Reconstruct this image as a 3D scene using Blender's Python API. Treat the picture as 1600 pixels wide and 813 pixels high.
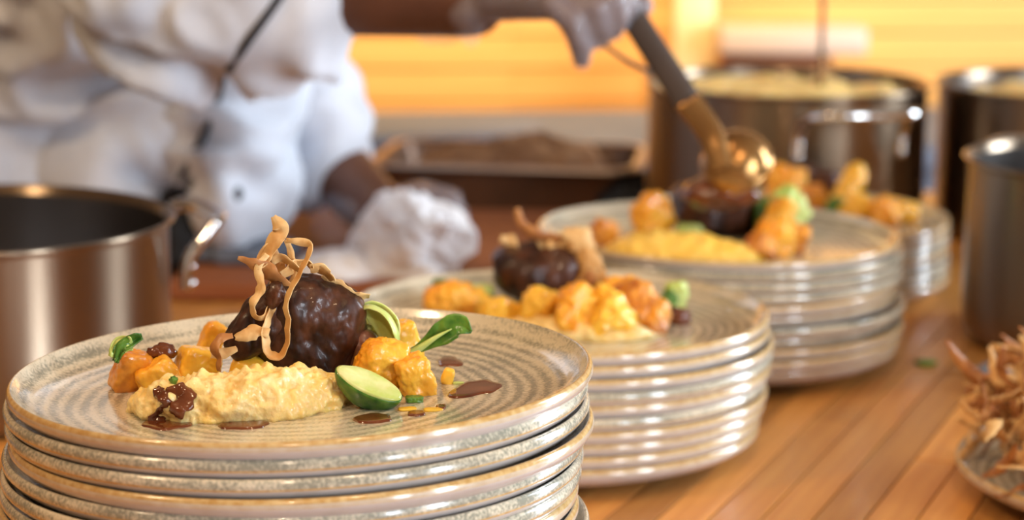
import bpy, bmesh, math, random
from mathutils import Vector, Matrix, Euler, noise
from mathutils.bvhtree import BVHTree
for o in list(bpy.data.objects): bpy.data.objects.remove(o)
S = bpy.context.scene; C = S.collection; PI = math.pi; R = math.radians
random.seed(7)

# ---------------------------------------------------------------- camera
F = 3617.0; H = 1.313; PITCH = math.atan(684/F); ROLL = R(0.5)
cd = bpy.data.cameras.new('camera'); cam = bpy.data.objects.new('camera', cd); C.objects.link(cam)
cam.location = (0, 0, H)
cam.rotation_euler = (Matrix.Rotation(PI/2-PITCH, 3, 'X') @ Matrix.Rotation(ROLL, 3, 'Z')).to_euler()
cd.sensor_fit = 'HORIZONTAL'; cd.sensor_width = 36; cd.lens = F/1600*36
cd.clip_start = .05; cd.clip_end = 50
cd.dof.use_dof = True; cd.dof.focus_distance = 1.10; cd.dof.aperture_fstop = 6.3
S.camera = cam
# ---------------------------------------------------------------- world, exposure
S.view_settings.view_transform = 'Standard'; S.view_settings.look = 'None'
S.view_settings.gamma = 1; S.view_settings.exposure = 0.46; S.view_settings.use_curve_mapping = False
w = bpy.data.worlds.new('world'); S.world = w; w.use_nodes = True
w.node_tree.nodes['Background'].inputs[0].default_value = (1.0, .72, .48, 1)
w.node_tree.nodes['Background'].inputs[1].default_value = .03
# ---------------------------------------------------------------- lights
def area(name, loc, target, size, energy, color, sy=None):
    l = bpy.data.lights.new(name, 'AREA'); l.energy = energy; l.color = color
    l.shape = 'RECTANGLE'; l.size = size; l.size_y = sy or size
    o = bpy.data.objects.new(name, l); C.objects.link(o); o.location = loc
    o.rotation_euler = (Vector(target)-Vector(loc)).to_track_quat('-Z', 'Y').to_euler(); return o
def bulb(name, loc, energy, color, r=.04):
    l = bpy.data.lights.new(name, 'POINT'); l.energy = energy; l.color = color; l.shadow_soft_size = r
    o = bpy.data.objects.new(name, l); C.objects.link(o); o.location = loc; return o
COOL = (.80, .90, 1.0); WARM = (1.0, .66, .36)
# daylight through the three windows of the right wall
area('daylight_near', (2.52, -2.0, 1.42), (0, 0.2, 1.2), .4, 45, COOL, 2.1)
area('daylight_middle', (2.52, -.55, 1.42), (0, 1.3, 1.0), .40, 66, COOL, 2.1)
area('daylight_far', (2.52, 2.42, 1.42), (0, 2.1, 1.0), .6, 85, COOL, 2.1)
# warm kitchen lamps on the ceiling
bulb('ceiling_lamp_key', (-1.25, .75, 2.45), 34, (1, .72, .43), .10)
bulb('ceiling_lamp_front', (-.15, -.55, 2.40), 19, (1, .74, .50), .05)
bulb('ceiling_lamp_rear', (.25, .55, 2.45), 17, (1, .70, .42), .05)
bulb('ceiling_lamp_mid', (-.35, 1.6, 2.45), 6, (1, .72, .45), .05)
# unseen warm lamps above the frame, added to light the back wall
for x, e in ((-.75, 1.3), (-.15, 2.2), (.27, 2.4), (.95, .55)):
    area('unseen_wall_lamp', (x, 3.05, 1.42), (x, 3.36, 1.10), .35, e, (1, .64, .27), .06)

# ---------------------------------------------------------------- helpers
def at(px, py, Y=None, Z=None):
    a2 = (px-800)/F; b2 = (406.5-py)/F; c, s = math.cos(ROLL), math.sin(ROLL)
    a = a2*c-b2*s; b = a2*s+b2*c
    D = Vector((a, math.cos(PITCH)+b*math.sin(PITCH), -math.sin(PITCH)+b*math.cos(PITCH)))
    t = Y/D.y if Y is not None else (Z-H)/D.z
    return Vector((0, 0, H))+D*t
def tag(o, label=None, cat=None, group=None, kind=None):
    if label: o['label'] = label
    if cat: o['category'] = cat
    if group: o['group'] = group
    if kind: o['kind'] = kind
    return o
def empty(name, loc=(0, 0, 0), rz=0):
    o = bpy.data.objects.new(name, None); C.objects.link(o); o.location = loc; o.rotation_euler = (0, 0, rz)
    o.empty_display_size = .02; return o
def ob(name, bm, mats, parent=None, smooth=True, loc=None):
    me = bpy.data.meshes.new(name)
    if smooth:
        for f in bm.faces: f.smooth = True
    bm.to_mesh(me); bm.free()
    if not isinstance(mats, (list, tuple)): mats = [mats]
    for m in mats: me.materials.append(m)
    o = bpy.data.objects.new(name, me); C.objects.link(o)
    if parent: o.parent = parent
    if loc is not None: o.location = loc
    return o
def box(bm, c, s, rot=None, bev=0):
    r = bmesh.ops.create_cube(bm, size=1)
    vs = r['verts']
    if bev:
        pass
    for v in vs:
        p = Vector((v.co.x*s[0], v.co.y*s[1], v.co.z*s[2]))
        if rot is not None: p = rot @ p
        v.co = p+Vector(c)
    if bev:
        es = list({e for v in vs for e in v.link_edges})
        bmesh.ops.bevel(bm, geom=es, offset=bev, segments=2, affect='EDGES', profile=.5)
    return vs
def lathe(bm, prof, n=72, mats=None, c=(0, 0, 0)):
    rings = []
    for r, z in prof:
        if r < 1e-6: rings.append([bm.verts.new((c[0], c[1], c[2]+z))])
        else: rings.append([bm.verts.new((c[0]+r*math.cos(2*PI*i/n), c[1]+r*math.sin(2*PI*i/n), c[2]+z)) for i in range(n)])
    for k in range(len(rings)-1):
        a, b = rings[k], rings[k+1]
        for i in range(n):
            j = (i+1) % n
            if len(a) == 1 and len(b) == 1: continue
            if len(a) == 1: f = bm.faces.new((a[0], b[j], b[i]))
            elif len(b) == 1: f = bm.faces.new((a[i], a[j], b[0]))
            else: f = bm.faces.new((a[i], a[j], b[j], b[i]))
            if mats: f.material_index = mats[k]
def spline(pts, n):
    pts = [Vector(p) for p in pts]; P = [pts[0]*2-pts[1]]+pts+[pts[-1]*2-pts[-2]]; out = []
    for i in range(n+1):
        u = i/n*(len(pts)-1); k = min(int(u), len(pts)-2); t = u-k
        a, b, c, d = P[k:k+4]
        out.append(.5*((2*b)+(c-a)*t+(2*a-5*b+4*c-d)*t*t+(3*b-a-3*c+d)*t**3))
    return out
def lerpl(v, t):
    u = t*(len(v)-1); k = min(int(u), len(v)-2); return v[k]+(v[k+1]-v[k])*(u-k)
def tube(bm, pts, rad, n=12, res=24, cap=True, flat=1.0, up=(0, 0, 1)):
    P = spline(pts, res) if len(pts) > 2 else [Vector(pts[0]).lerp(Vector(pts[1]), i/res) for i in range(res+1)]
    rad = rad if isinstance(rad, (list, tuple)) else [rad, rad]
    T = [(P[min(i+1, res)]-P[max(i-1, 0)]).normalized() for i in range(res+1)]
    N = Vector(up); N = (N-T[0]*N.dot(T[0]))
    if N.length < 1e-4: N = Vector((1, 0, 0))-T[0]*T[0].x
    N.normalize(); rings = []
    for i in range(res+1):
        N = (N-T[i]*N.dot(T[i])).normalized(); B = T[i].cross(N); r = lerpl(rad, i/res)
        rings.append([bm.verts.new(P[i]+(N*math.cos(2*PI*k/n)*flat+B*math.sin(2*PI*k/n))*r) for k in range(n)])
    for i in range(res):
        for k in range(n):
            bm.faces.new((rings[i][k], rings[i][(k+1) % n], rings[i+1][(k+1) % n], rings[i+1][k]))
    if cap:
        bm.faces.new(rings[0][::-1]); bm.faces.new(rings[-1])
def capsule(bm, a, b, ra, rb, n=14, sc=(1, 1, 1)):
    a = Vector(a); b = Vector(b); d = b-a; L = d.length; q = d.to_track_quat('Z', 'Y'); prof = []
    for i in range(7): t = -PI/2+PI/2*i/6; prof.append((ra*math.cos(t), ra*math.sin(t)))
    for i in range(7): t = PI/2*i/6; prof.append((rb*math.cos(t), L+rb*math.sin(t)))
    t = bmesh.new(); lathe(t, [(max(r, 0) if r > 1e-5 else 0, z) for r, z in prof], n)
    for v in t.verts: v.co = q @ Vector((v.co.x*sc[0], v.co.y*sc[1], v.co.z))+a
    me = bpy.data.meshes.new('t'); t.to_mesh(me); t.free(); bm.from_mesh(me); bpy.data.meshes.remove(me)
def remeshed(bm, voxel, smooth=4):
    me = bpy.data.meshes.new('t'); bm.to_mesh(me); bm.free(); o = bpy.data.objects.new('t', me); C.objects.link(o)
    m = o.modifiers.new('r', 'REMESH'); m.mode = 'VOXEL'; m.voxel_size = voxel; m.use_smooth_shade = True
    m2 = o.modifiers.new('s', 'SMOOTH'); m2.factor = .5; m2.iterations = smooth
    dg = bpy.context.evaluated_depsgraph_get(); e = o.evaluated_get(dg); r = bmesh.new(); r.from_mesh(e.to_mesh()); e.to_mesh_clear()
    bpy.data.objects.remove(o); r.normal_update(); return r
def fbm(p, s, o=4, h=.6): return noise.fractal(Vector(p)*s, h, 2.1, o)
def blob_bm(rad, expo=2.0, amp=.1, scale=60, seed=0, sub=4, fine=0.0, zmin=None, rot=None, ridged=False, smoothn=False):
    bm = bmesh.new(); bmesh.ops.create_icosphere(bm, subdivisions=sub, radius=1)
    off = Vector((seed*3.17, seed*1.7, seed*.9)); M = Euler(rot or (0, 0, 0)).to_matrix()
    for v in bm.verts:
        n = v.co.normalized(); k = (abs(n.x)**expo+abs(n.y)**expo+abs(n.z)**expo)**(-1/expo)
        p = Vector((n.x*k*rad[0], n.y*k*rad[1], n.z*k*rad[2]))
        d = fbm(p+off, scale)*amp*min(rad)
        if ridged: d = (.5-abs(fbm(p+off, scale)))*amp*min(rad)
        if fine: d += fbm(p+off, scale*4.5, 3)*fine
        if smoothn: d = fbm(p+off, scale, 1)*amp*min(rad)+noise.noise((p+off)*scale*2.3)*amp*min(rad)*.25
        p = M @ (p+n*d)
        if zmin is not None and p.z < zmin: p.z = zmin+(p.z-zmin)*.05
        v.co = p
    return bm
# ---------------------------------------------------------------- materials
def nt(name):
    m = bpy.data.materials.new(name); m.use_nodes = True; return m, m.node_tree.nodes, m.node_tree.links, m.node_tree.nodes['Principled BSDF']
def mat(name, c1, c2=None, rough=.5, metal=0, scale=20, bump=0, bscale=None, coat=0, sss=0, emit=0, spec=.5, detail=4, stretch=(1, 1, 1), dist=.001, contrast=(.35, .65), sheen=0, randtone=0, trans=0, ior=1.45, anis=0):
    m, N, L, b = nt(name)
    b.inputs['Roughness'].default_value = rough; b.inputs['Metallic'].default_value = metal
    b.inputs['Coat Weight'].default_value = coat; b.inputs['Coat Roughness'].default_value = .08
    b.inputs['Subsurface Weight'].default_value = sss; b.inputs['Subsurface Radius'].default_value = (.006, .003, .0015); b.inputs['Subsurface Scale'].default_value = 1
    b.inputs['Specular IOR Level'].default_value = spec; b.inputs['Sheen Weight'].default_value = sheen
    b.inputs['Transmission Weight'].default_value = trans; b.inputs['IOR'].default_value = ior
    b.inputs['Anisotropic'].default_value = anis
    tc = N.new('ShaderNodeTexCoord'); mp = N.new('ShaderNodeMapping'); mp.inputs['Scale'].default_value = stretch
    L.new(tc.outputs['Object'], mp.inputs[0])
    col = None
    if c2:
        n = N.new('ShaderNodeTexNoise'); n.inputs['Scale'].default_value = scale; n.inputs['Detail'].default_value = detail
        L.new(mp.outputs[0], n.inputs['Vector']); r = N.new('ShaderNodeValToRGB'); L.new(n.outputs[0], r.inputs[0])
        r.color_ramp.elements[0].position, r.color_ramp.elements[1].position = contrast
        r.color_ramp.elements[0].color = (*c1, 1); r.color_ramp.elements[1].color = (*c2, 1); col = r.outputs[0]
    else: b.inputs['Base Color'].default_value = (*c1, 1)
    if randtone:
        oi = N.new('ShaderNodeObjectInfo'); mr = N.new('ShaderNodeMapRange'); mr.inputs[3].default_value = 1-randtone; mr.inputs[4].default_value = 1+randtone*.6
        L.new(oi.outputs['Random'], mr.inputs[0]); hs = N.new('ShaderNodeHueSaturation'); L.new(mr.outputs[0], hs.inputs['Value'])
        if col: L.new(col, hs.inputs['Color'])
        else: hs.inputs['Color'].default_value = (*c1, 1)
        col = hs.outputs[0]
    if col: L.new(col, b.inputs['Base Color'])
    if bump:
        n2 = N.new('ShaderNodeTexNoise'); n2.inputs['Scale'].default_value = bscale or scale; n2.inputs['Detail'].default_value = 5
        L.new(mp.outputs[0], n2.inputs['Vector']); bp = N.new('ShaderNodeBump'); bp.inputs['Strength'].default_value = bump; bp.inputs['Distance'].default_value = dist
        L.new(n2.outputs[0], bp.inputs['Height']); L.new(bp.outputs[0], b.inputs['Normal'])
    return m
def stoneware():
    m, N, L, b = nt('speckled_glaze'); b.inputs['Roughness'].default_value = .16; b.inputs['Coat Weight'].default_value = .5; b.inputs['Coat Roughness'].default_value = .06
    tc = N.new('ShaderNodeTexCoord'); sx = N.new('ShaderNodeSeparateXYZ'); L.new(tc.outputs['Object'], sx.inputs[0])
    xy = N.new('ShaderNodeCombineXYZ'); L.new(sx.outputs[0], xy.inputs[0]); L.new(sx.outputs[1], xy.inputs[1])
    ln = N.new('ShaderNodeVectorMath'); ln.operation = 'LENGTH'; L.new(xy.outputs[0], ln.inputs[0])
    def math_(op, a, bb, c=None):
        x = N.new('ShaderNodeMath'); x.operation = op
        for i, q in enumerate((a, bb, c)):
            if q is None: continue
            if isinstance(q, (int, float)): x.inputs[i].default_value = q
            else: L.new(q, x.inputs[i])
        return x.outputs[0]
    n1 = N.new('ShaderNodeTexNoise'); n1.inputs['Scale'].default_value = 12; n1.inputs['Detail'].default_value = 3; L.new(tc.outputs['Object'], n1.inputs['Vector'])
    rr = math_('MULTIPLY_ADD', ln.outputs['Value'], 880, math_('MULTIPLY', n1.outputs[0], 7))
    ring = math_('MULTIPLY_ADD', math_('SINE', rr, 0), .5, .5)
    n2 = N.new('ShaderNodeTexNoise'); n2.inputs['Scale'].default_value = 620; n2.inputs['Detail'].default_value = 2; L.new(tc.outputs['Object'], n2.inputs['Vector'])
    n3 = N.new('ShaderNodeTexNoise'); n3.inputs['Scale'].default_value = 30; L.new(tc.outputs['Object'], n3.inputs['Vector'])
    a = math_('MULTIPLY', math_('MULTIPLY_ADD', ring, .30, .36), math_('MULTIPLY_ADD', n3.outputs[0], 1.3, .35))
    sp = math_('MULTIPLY', math_('SUBTRACT', math_('ADD', n2.outputs[0], a), .86), 2.6)
    r = N.new('ShaderNodeValToRGB'); L.new(sp, r.inputs[0]); r.color_ramp.elements[0].position = 0; r.color_ramp.elements[1].position = 1
    r.color_ramp.elements[0].color = (.68, .60, .45, 1); r.color_ramp.elements[1].color = (.27, .26, .20, 1); L.new(r.outputs[0], b.inputs['Base Color'])
    bp = N.new('ShaderNodeBump'); bp.inputs['Strength'].default_value = .25; bp.inputs['Distance'].default_value = .0004; L.new(ring, bp.inputs['Height']); L.new(bp.outputs[0], b.inputs['Normal'])
    return m
M = {}
M['glaze_in'] = stoneware()
M['glaze_rim'] = mat('brown_rim_glaze', (.46, .27, .085), (.60, .42, .19), rough=.2, scale=260, coat=.5)
M['glaze_tan'] = mat('tan_glaze_band', (.50, .39, .27), (.56, .47, .36), rough=.16, scale=200, coat=.5)
M['glaze_out'] = mat('grey_white_glaze', (.50, .455, .43), (.44, .39, .35), rough=.14, scale=60, coat=.6, contrast=(.5, .75))
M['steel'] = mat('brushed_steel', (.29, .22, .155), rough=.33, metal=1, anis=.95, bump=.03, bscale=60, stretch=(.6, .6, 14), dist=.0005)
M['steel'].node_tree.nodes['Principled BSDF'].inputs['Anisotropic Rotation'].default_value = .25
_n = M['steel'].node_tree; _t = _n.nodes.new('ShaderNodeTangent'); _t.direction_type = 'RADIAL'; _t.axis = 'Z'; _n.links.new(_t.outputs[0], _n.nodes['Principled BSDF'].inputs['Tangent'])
M['steel_in'] = mat('steel_interior', (.22, .20, .19), rough=.3, metal=1)
M['steel_shiny'] = mat('polished_steel', (.78, .77, .76), rough=.1, metal=1)
M['steel_dull'] = mat('dull_steel', (.19, .215, .27), (.14, .16, .21), rough=.8, metal=0, scale=5, spec=.15)
M['pan'] = mat('browned_pan_metal', (.16, .085, .05), (.09, .05, .03), rough=.38, metal=.5, scale=9)
M['pan_rim'] = mat('worn_pan_rim', (.42, .33, .27), rough=.35, metal=.7)
M['plank'] = mat('oiled_beech', (.56, .225, .048), (.70, .33, .082), rough=.34, scale=9, stretch=(14, .7, 14), bump=.12, bscale=22, dist=.0006, randtone=.36, coat=.15, contrast=(.3, .7))
M['joint'] = mat('dark_glue_joint', (.10, .04, .015), rough=.7)
M['board'] = mat('red_brown_board', (.27, .095, .040), (.34, .125, .055), rough=.7, spec=.2, scale=7, stretch=(1, 9, 9))
M['wall'] = mat('golden_pine', (.77, .37, .085), (.85, .45, .12), rough=.6, scale=6, stretch=(.6, 4, 9))
M['pale'] = mat('pale_pine', (.92, .74, .40), rough=.6)
M['plaster'] = mat('warm_plaster', (.24, .16, .10), (.19, .125, .08), rough=.8, scale=3)
M['floor'] = mat('brown_floor_tiles', (.16, .11, .08), (.11, .08, .06), rough=.5, scale=4)
M['ceiling'] = mat('cream_ceiling', (.20, .15, .11), rough=.9)
M['winframe'] = mat('white_window_paint', (.75, .75, .74), rough=.5)
M['cream_tray'] = mat('cream_enamel', (.62, .46, .36), rough=.4)
M['jacket'] = mat('white_cotton', (.66, .69, .76), (.60, .63, .70), rough=.85, scale=30, sheen=.2, bump=.15, bscale=160, dist=.0008)
M['piping'] = mat('black_cotton', (.02, .02, .025), rough=.7)
M['apron'] = mat('black_apron', (.010, .010, .013), rough=.8)
M['skin'] = mat('brown_skin', (.115, .045, .024), (.085, .033, .018), rough=.42, scale=18, sss=.08)
M['hair'] = mat('black_hair', (.01, .008, .006), rough=.6)
M['towel'] = mat('white_towel', (.86, .86, .88), (.80, .79, .82), rough=.9, scale=60, bump=.4, bscale=300, sheen=.3)
M['meat'] = mat('glazed_braised_beef', (.018, .005, .0025), (.105, .032, .012), rough=.42, scale=110, bump=.6, bscale=230, dist=.0006, coat=.16, spec=.35, detail=6, stretch=(1, 1.0, .45), contrast=(.38, .72))
M['sauce'] = mat('dark_gravy', (.085, .020, .006), (.17, .046, .014), rough=.12, scale=60, coat=.4)
M['mash'] = mat('creamy_polenta', (.88, .60, .18), (.92, .72, .34), rough=.30, scale=90, bump=.5, bscale=520, dist=.0012, sss=.25, coat=.25)
M['pumpkin'] = mat('roast_pumpkin', (.88, .33, .015), (.92, .50, .05), rough=.33, scale=55, bump=.5, bscale=380, dist=.0007, sss=.2, coat=.3)
M['pumpkin_y'] = mat('yellow_pumpkin', (.92, .46, .025), (.94, .58, .07), rough=.28, scale=40, bump=.25, bscale=300, dist=.0004, sss=.25, coat=.4)
M['pumpkin_b'] = mat('browned_pumpkin', (.50, .15, .02), (.86, .38, .035), rough=.33, scale=75, bump=.6, bscale=300, dist=.0008, sss=.1, coat=.3)
M['leaf'] = mat('dark_green_leaf', (.025, .11, .012), (.12, .26, .03), rough=.28, scale=120, bump=.3, bscale=200, coat=.3, sss=.05)
M['leafpale'] = mat('pale_green_leaf', (.42, .56, .10), (.60, .68, .24), rough=.32, scale=60, bump=.25, bscale=160, coat=.3, sss=.15)
M['sproutcut'] = mat('cut_sprout_flesh', (.74, .76, .36), (.52, .62, .16), rough=.3, scale=90, bump=.35, bscale=180, coat=.4, sss=.2, stretch=(1, 1, 3))
M['crisp'] = mat('fried_parsnip', (.60, .30, .09), (.84, .58, .27), rough=.48, scale=70, bump=.4, bscale=260, dist=.0005, spec=.4)
M['crispdark'] = mat('dark_fried_parsnip', (.34, .12, .035), (.55, .25, .08), rough=.4, scale=70, bump=.4, bscale=260, dist=.0005)
M['ladlegold'] = mat('sauce_and_reflection_steel', (.26, .12, .035), (.40, .21, .07), rough=.24, metal=.75, scale=12)  # gravy coating, with the golden reflection also put into the colour
M['ladledark'] = mat('dark_brown_handle', (.060, .038, .026), rough=.5, metal=.2)  # even dark brown tone for the ladle and spoon handles
M['black'] = mat('black_rubber', (.006, .006, .007), rough=.7)
M['tan'] = mat('tan_tape', (.55, .36, .17), rough=.55)
M['glass'] = mat('window_glass', (.9, .95, 1), rough=.05, trans=1)
def glove_mat():
    m, N, L, b = nt('thin_clear_glove'); b.inputs['Base Color'].default_value = (.80, .85, .98, 1); b.inputs['Roughness'].default_value = .25
    b.inputs['Coat Weight'].default_value = .6; b.inputs['Alpha'].default_value = .13
    return m
M['glove'] = glove_mat()

# ---------------------------------------------------------------- the room
def slab(name, c, s, m, rz=0):
    bm = bmesh.new(); box(bm, (0, 0, 0), s); o = ob(name, bm, m, smooth=False, loc=c); o.rotation_euler.z = rz; return tag(o, kind='structure')
slab('floor', (0, .4, -.05), (5.4, 6.4, .1), M['floor'])
slab('ceiling', (0, .4, 2.85), (5.4, 6.4, .1), M['ceiling'])
slab('wall_left', (-2.65, .4, 1.4), (.1, 6.4, 2.8), M['plaster'])
slab('wall_front', (0, -2.75, 1.4), (5.4, .1, 2.8), M['plaster'])
# right wall in pieces round its three windows
WY = ((-2.0, .6), (-.55, .8), (2.5, 1.1)); Z0, Z1 = .35, 2.5
wr = empty('wall_right'); tag(wr, kind='structure')
bm = bmesh.new(); ys = [-2.8]
for y, wd in WY: ys += [y-wd/2, y+wd/2]
ys.append(3.6)
for i in range(0, len(ys), 2): box(bm, (2.65, (ys[i]+ys[i+1])/2, 1.4), (.1, ys[i+1]-ys[i], 2.8))
for y, wd in WY: box(bm, (2.65, y, Z0/2), (.1, wd, Z0)); box(bm, (2.65, y, (Z1+2.8)/2), (.1, wd, 2.8-Z1))
ob('wall_panel', bm, mat('dark_panelling', (.11, .060, .032), (.07, .038, .02), rough=.6, scale=3), wr, smooth=False)
for i, (y, wd) in enumerate(WY):
    wn = empty('window_%d' % (i+1), (2.65, y, (Z0+Z1)/2)); tag(wn, kind='structure')
    bm = bmesh.new()
    for s in (-1, 1): box(bm, (0, s*(wd/2-.02), 0), (.08, .04, Z1-Z0)); box(bm, (0, 0, s*((Z1-Z0)/2-.02)), (.08, wd, .04))
    box(bm, (0, 0, 0), (.05, .03, Z1-Z0)); ob('window_frame', bm, M['winframe'], wn, smooth=False)
    bm = bmesh.new(); box(bm, (.03, 0, 0), (.006, wd-.08, Z1-Z0-.08)); ob('window_pane', bm, M['glass'], wn, smooth=False)
# back wall: horizontal golden boards
wb = empty('wall_back', (0, 3.42, 0), R(8)); tag(wb, kind='structure')
bm = bmesh.new(); box(bm, (0, .05, 1.4), (6.2, .06, 2.8)); ob('wall_panel', bm, M['plaster'], wb, smooth=False)
bm = bmesh.new(); box(bm, (0, 0, 0), (2.4, .02, .047), bev=.0012); me = None
for k in range(9):
    for j in range(2):
        if me is None: o = ob('wall_board', bm, M['wall'], wb, smooth=False); me = o.data
        else: o = bpy.data.objects.new('wall_board', me); C.objects.link(o); o.parent = wb
        o.location = (-1.2+2.4*j, .008+.0006*((k+j) % 2), .88+k*.05)
# ---------------------------------------------------------------- butcher block table
TA = R(-21)                                   # long direction, turned right of the view
tb = empty('butcher_block_table', (0, 0, 0)); tag(tb, 'large oiled wooden butcher block worktop carrying the plate stacks and pots', 'table')
dirv = Vector((math.sin(-TA), math.cos(-TA), 0)); nrm = Vector((math.cos(-TA), -math.sin(-TA), 0))
E0 = Vector((-.365, 2.2, 0))                  # a point of the left edge
PW = .0292
ul = 2.60; ustart = -1.9
mesh_cache = {}
rnd = random.Random(3)
for k in range(40):
    u = ustart-rnd.uniform(0, .5)
    while u < ustart+ul:
        L_ = rnd.choice((.62, .78, .94)); a = max(u, ustart); b = min(u+L_, ustart+ul); u += L_
        if b-a < .02: continue
        key = round(b-a, 4)
        if key not in mesh_cache:
            bm = bmesh.new(); box(bm, (0, 0, 0), (PW-.0011, b-a-.0008, .034), bev=.0005)
            o = ob('plank', bm, M['plank'], tb, smooth=False); mesh_cache[key] = o.data
        else:
            o = bpy.data.objects.new('plank', mesh_cache[key]); C.objects.link(o); o.parent = tb
        p = E0+nrm*(PW*(k+.5))+dirv*((a+b)/2); o.location = (p.x, p.y, .883+rnd.uniform(-.0002, 0)); o.rotation_euler.z = TA
bm = bmesh.new(); rot = Matrix.Rotation(TA, 3, 'Z')
c = E0+nrm*(PW*20)+dirv*(ustart+ul/2); box(bm, (c.x, c.y, .874), (PW*40-.006, ul-.006, .046), rot); ob('core_slab', bm, M['joint'], tb, smooth=False)
for a in (.06, PW*40-.06):
    for b in (ustart+.08, ustart+ul-.08):
        q = E0+nrm*a+dirv*b; bm = bmesh.new(); box(bm, (q.x, q.y, .425), (.08, .08, .85), rot); ob('leg', bm, M['plank'], tb, smooth=False)
# ---------------------------------------------------------------- plates
def plate_mesh(wrapped):
    """wrapped: the speckled glaze runs over the lip and ends in a thin brown line outside"""
    bm = bmesh.new()
    prof = [(0, .0012), (.074, .0012), (.078, 0), (.083, 0), (.086, .0014), (.100, .0024), (.112, .0046), (.122, .0066), (.1300, .0092), (.1355, .0124), (.1386, .0150),
            (.1399, .0168), (.1403, .0177), (.1404, .0188), (.1402, .0200), (.1398, .0210), (.1391, .0219), (.1383, .0221), (.1376, .0215), (.1362, .0186), (.1330, .0152), (.1270, .0124), (.1200, .0106), (.1080, .0090), (.0900, .0082), (.05, .0078), (0, .0078)]
    mi = [2]*11+([1]+[0]*14 if wrapped else [2, 3, 3, 1, 1, 1]+[0]*9)
    lathe(bm, prof, 120, mi); bmesh.ops.recalc_face_normals(bm, faces=bm.faces)
    return bm
PITCHZ = .0082; PM = {}
ORD = ['top', 'second', 'third', 'fourth', 'fifth', 'sixth', 'seventh', 'eighth', 'ninth', 'tenth', 'eleventh', 'twelfth', 'thirteenth', 'fourteenth', 'fifteenth', 'sixteenth', 'seventeenth']
def stack(X, Y, n, desc, group, tilt=0, jit=.0015, seed=1, fix={}, plain=(0,), pw=.5):
    rn = random.Random(seed)
    for k in range(n):
        fr = n-1-k; wr_ = fr not in plain and rn.random() < pw
        if wr_ not in PM:
            o = ob('dinner_plate', plate_mesh(wr_), [M['glaze_in'], M['glaze_rim'], M['glaze_out'], M['glaze_tan']]); PM[wr_] = o.data
        else: o = bpy.data.objects.new('dinner_plate', PM[wr_]); C.objects.link(o)
        dx, dy = fix.get(fr, (rn.uniform(-jit, jit), rn.uniform(-jit, jit)))
        o.location = (X+dx, Y+dy, .9+k*PITCHZ+abs(tilt)*k/n*.02)
        o.rotation_euler = (0, -tilt*(k/(n-1)), 0); o.rotation_euler.rotate_axis('Z', rn.uniform(0, 6.28))
        if fr == 0: lab = 'speckled grey-beige stoneware plate on top of ' + desc + ', carrying food'
        elif k == 0: lab = 'stoneware plate at the very bottom of ' + desc + ', resting on the wood' if n < 15 else 'lowest stoneware plate of ' + desc
        else: lab = 'brown-rimmed stoneware plate, %s from the top of %s' % (ORD[fr], desc)
        tag(o, lab, 'plate', group)
P1 = Vector((-.100, 1.088)); P2 = Vector((.031, 1.51)); P3 = Vector((.160, 1.772)); P4 = Vector((.2505, 2.05))
T1 = .038; T3 = -.015
stack(P1.x, P1.y, 17, 'the front left stack', 'plates of the front left stack', T1, .0016, 4, {0: (0, 0), 1: (-.0022, .001), 2: (-.0015, 0), 3: (.0006, -.002), 4: (-.0035, .001), 5: (-.0042, -.001), 6: (-.0052, 0), 7: (-.0065, .001), 8: (-.0062, 0)}, (0, 3), .9)
stack(P2.x, P2.y, 10, 'the middle stack', 'plates of the middle stack', 0, .0025, 8, {0: (0, 0), 1: (.0005, 0), 2: (.0035, -.001), 8: (-.004, 0), 9: (-.005, 0)}, (0, 1, 2, 8, 9), .35)
stack(P3.x, P3.y, 11, 'the stack under the ladle', 'plates of the stack under the ladle', T3, .003, 5, {0: (0, 0), 3: (.003, 0), 6: (.005, -.002), 8: (.005, 0)})
stack(P4.x, P4.y, 7, 'the farthest stack', 'plates of the farthest stack', 0, .002, 6, {0: (0, 0)})
W1 = .9+16*PITCHZ+.0078+T1*.0188; W2 = .9+9*PITCHZ+.0078; W3 = .9+10*PITCHZ+.0078+.0003; W4 = .9+6*PITCHZ+.0078
def well1(x): return W1+(x-P1.x)*math.sin(T1)
def on1(px, py):                              # point of the front dish surface seen at px, py
    p = at(px, py, Z=W1)
    for _ in range(4): p = at(px, py, Z=well1(p.x))
    return p
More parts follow.
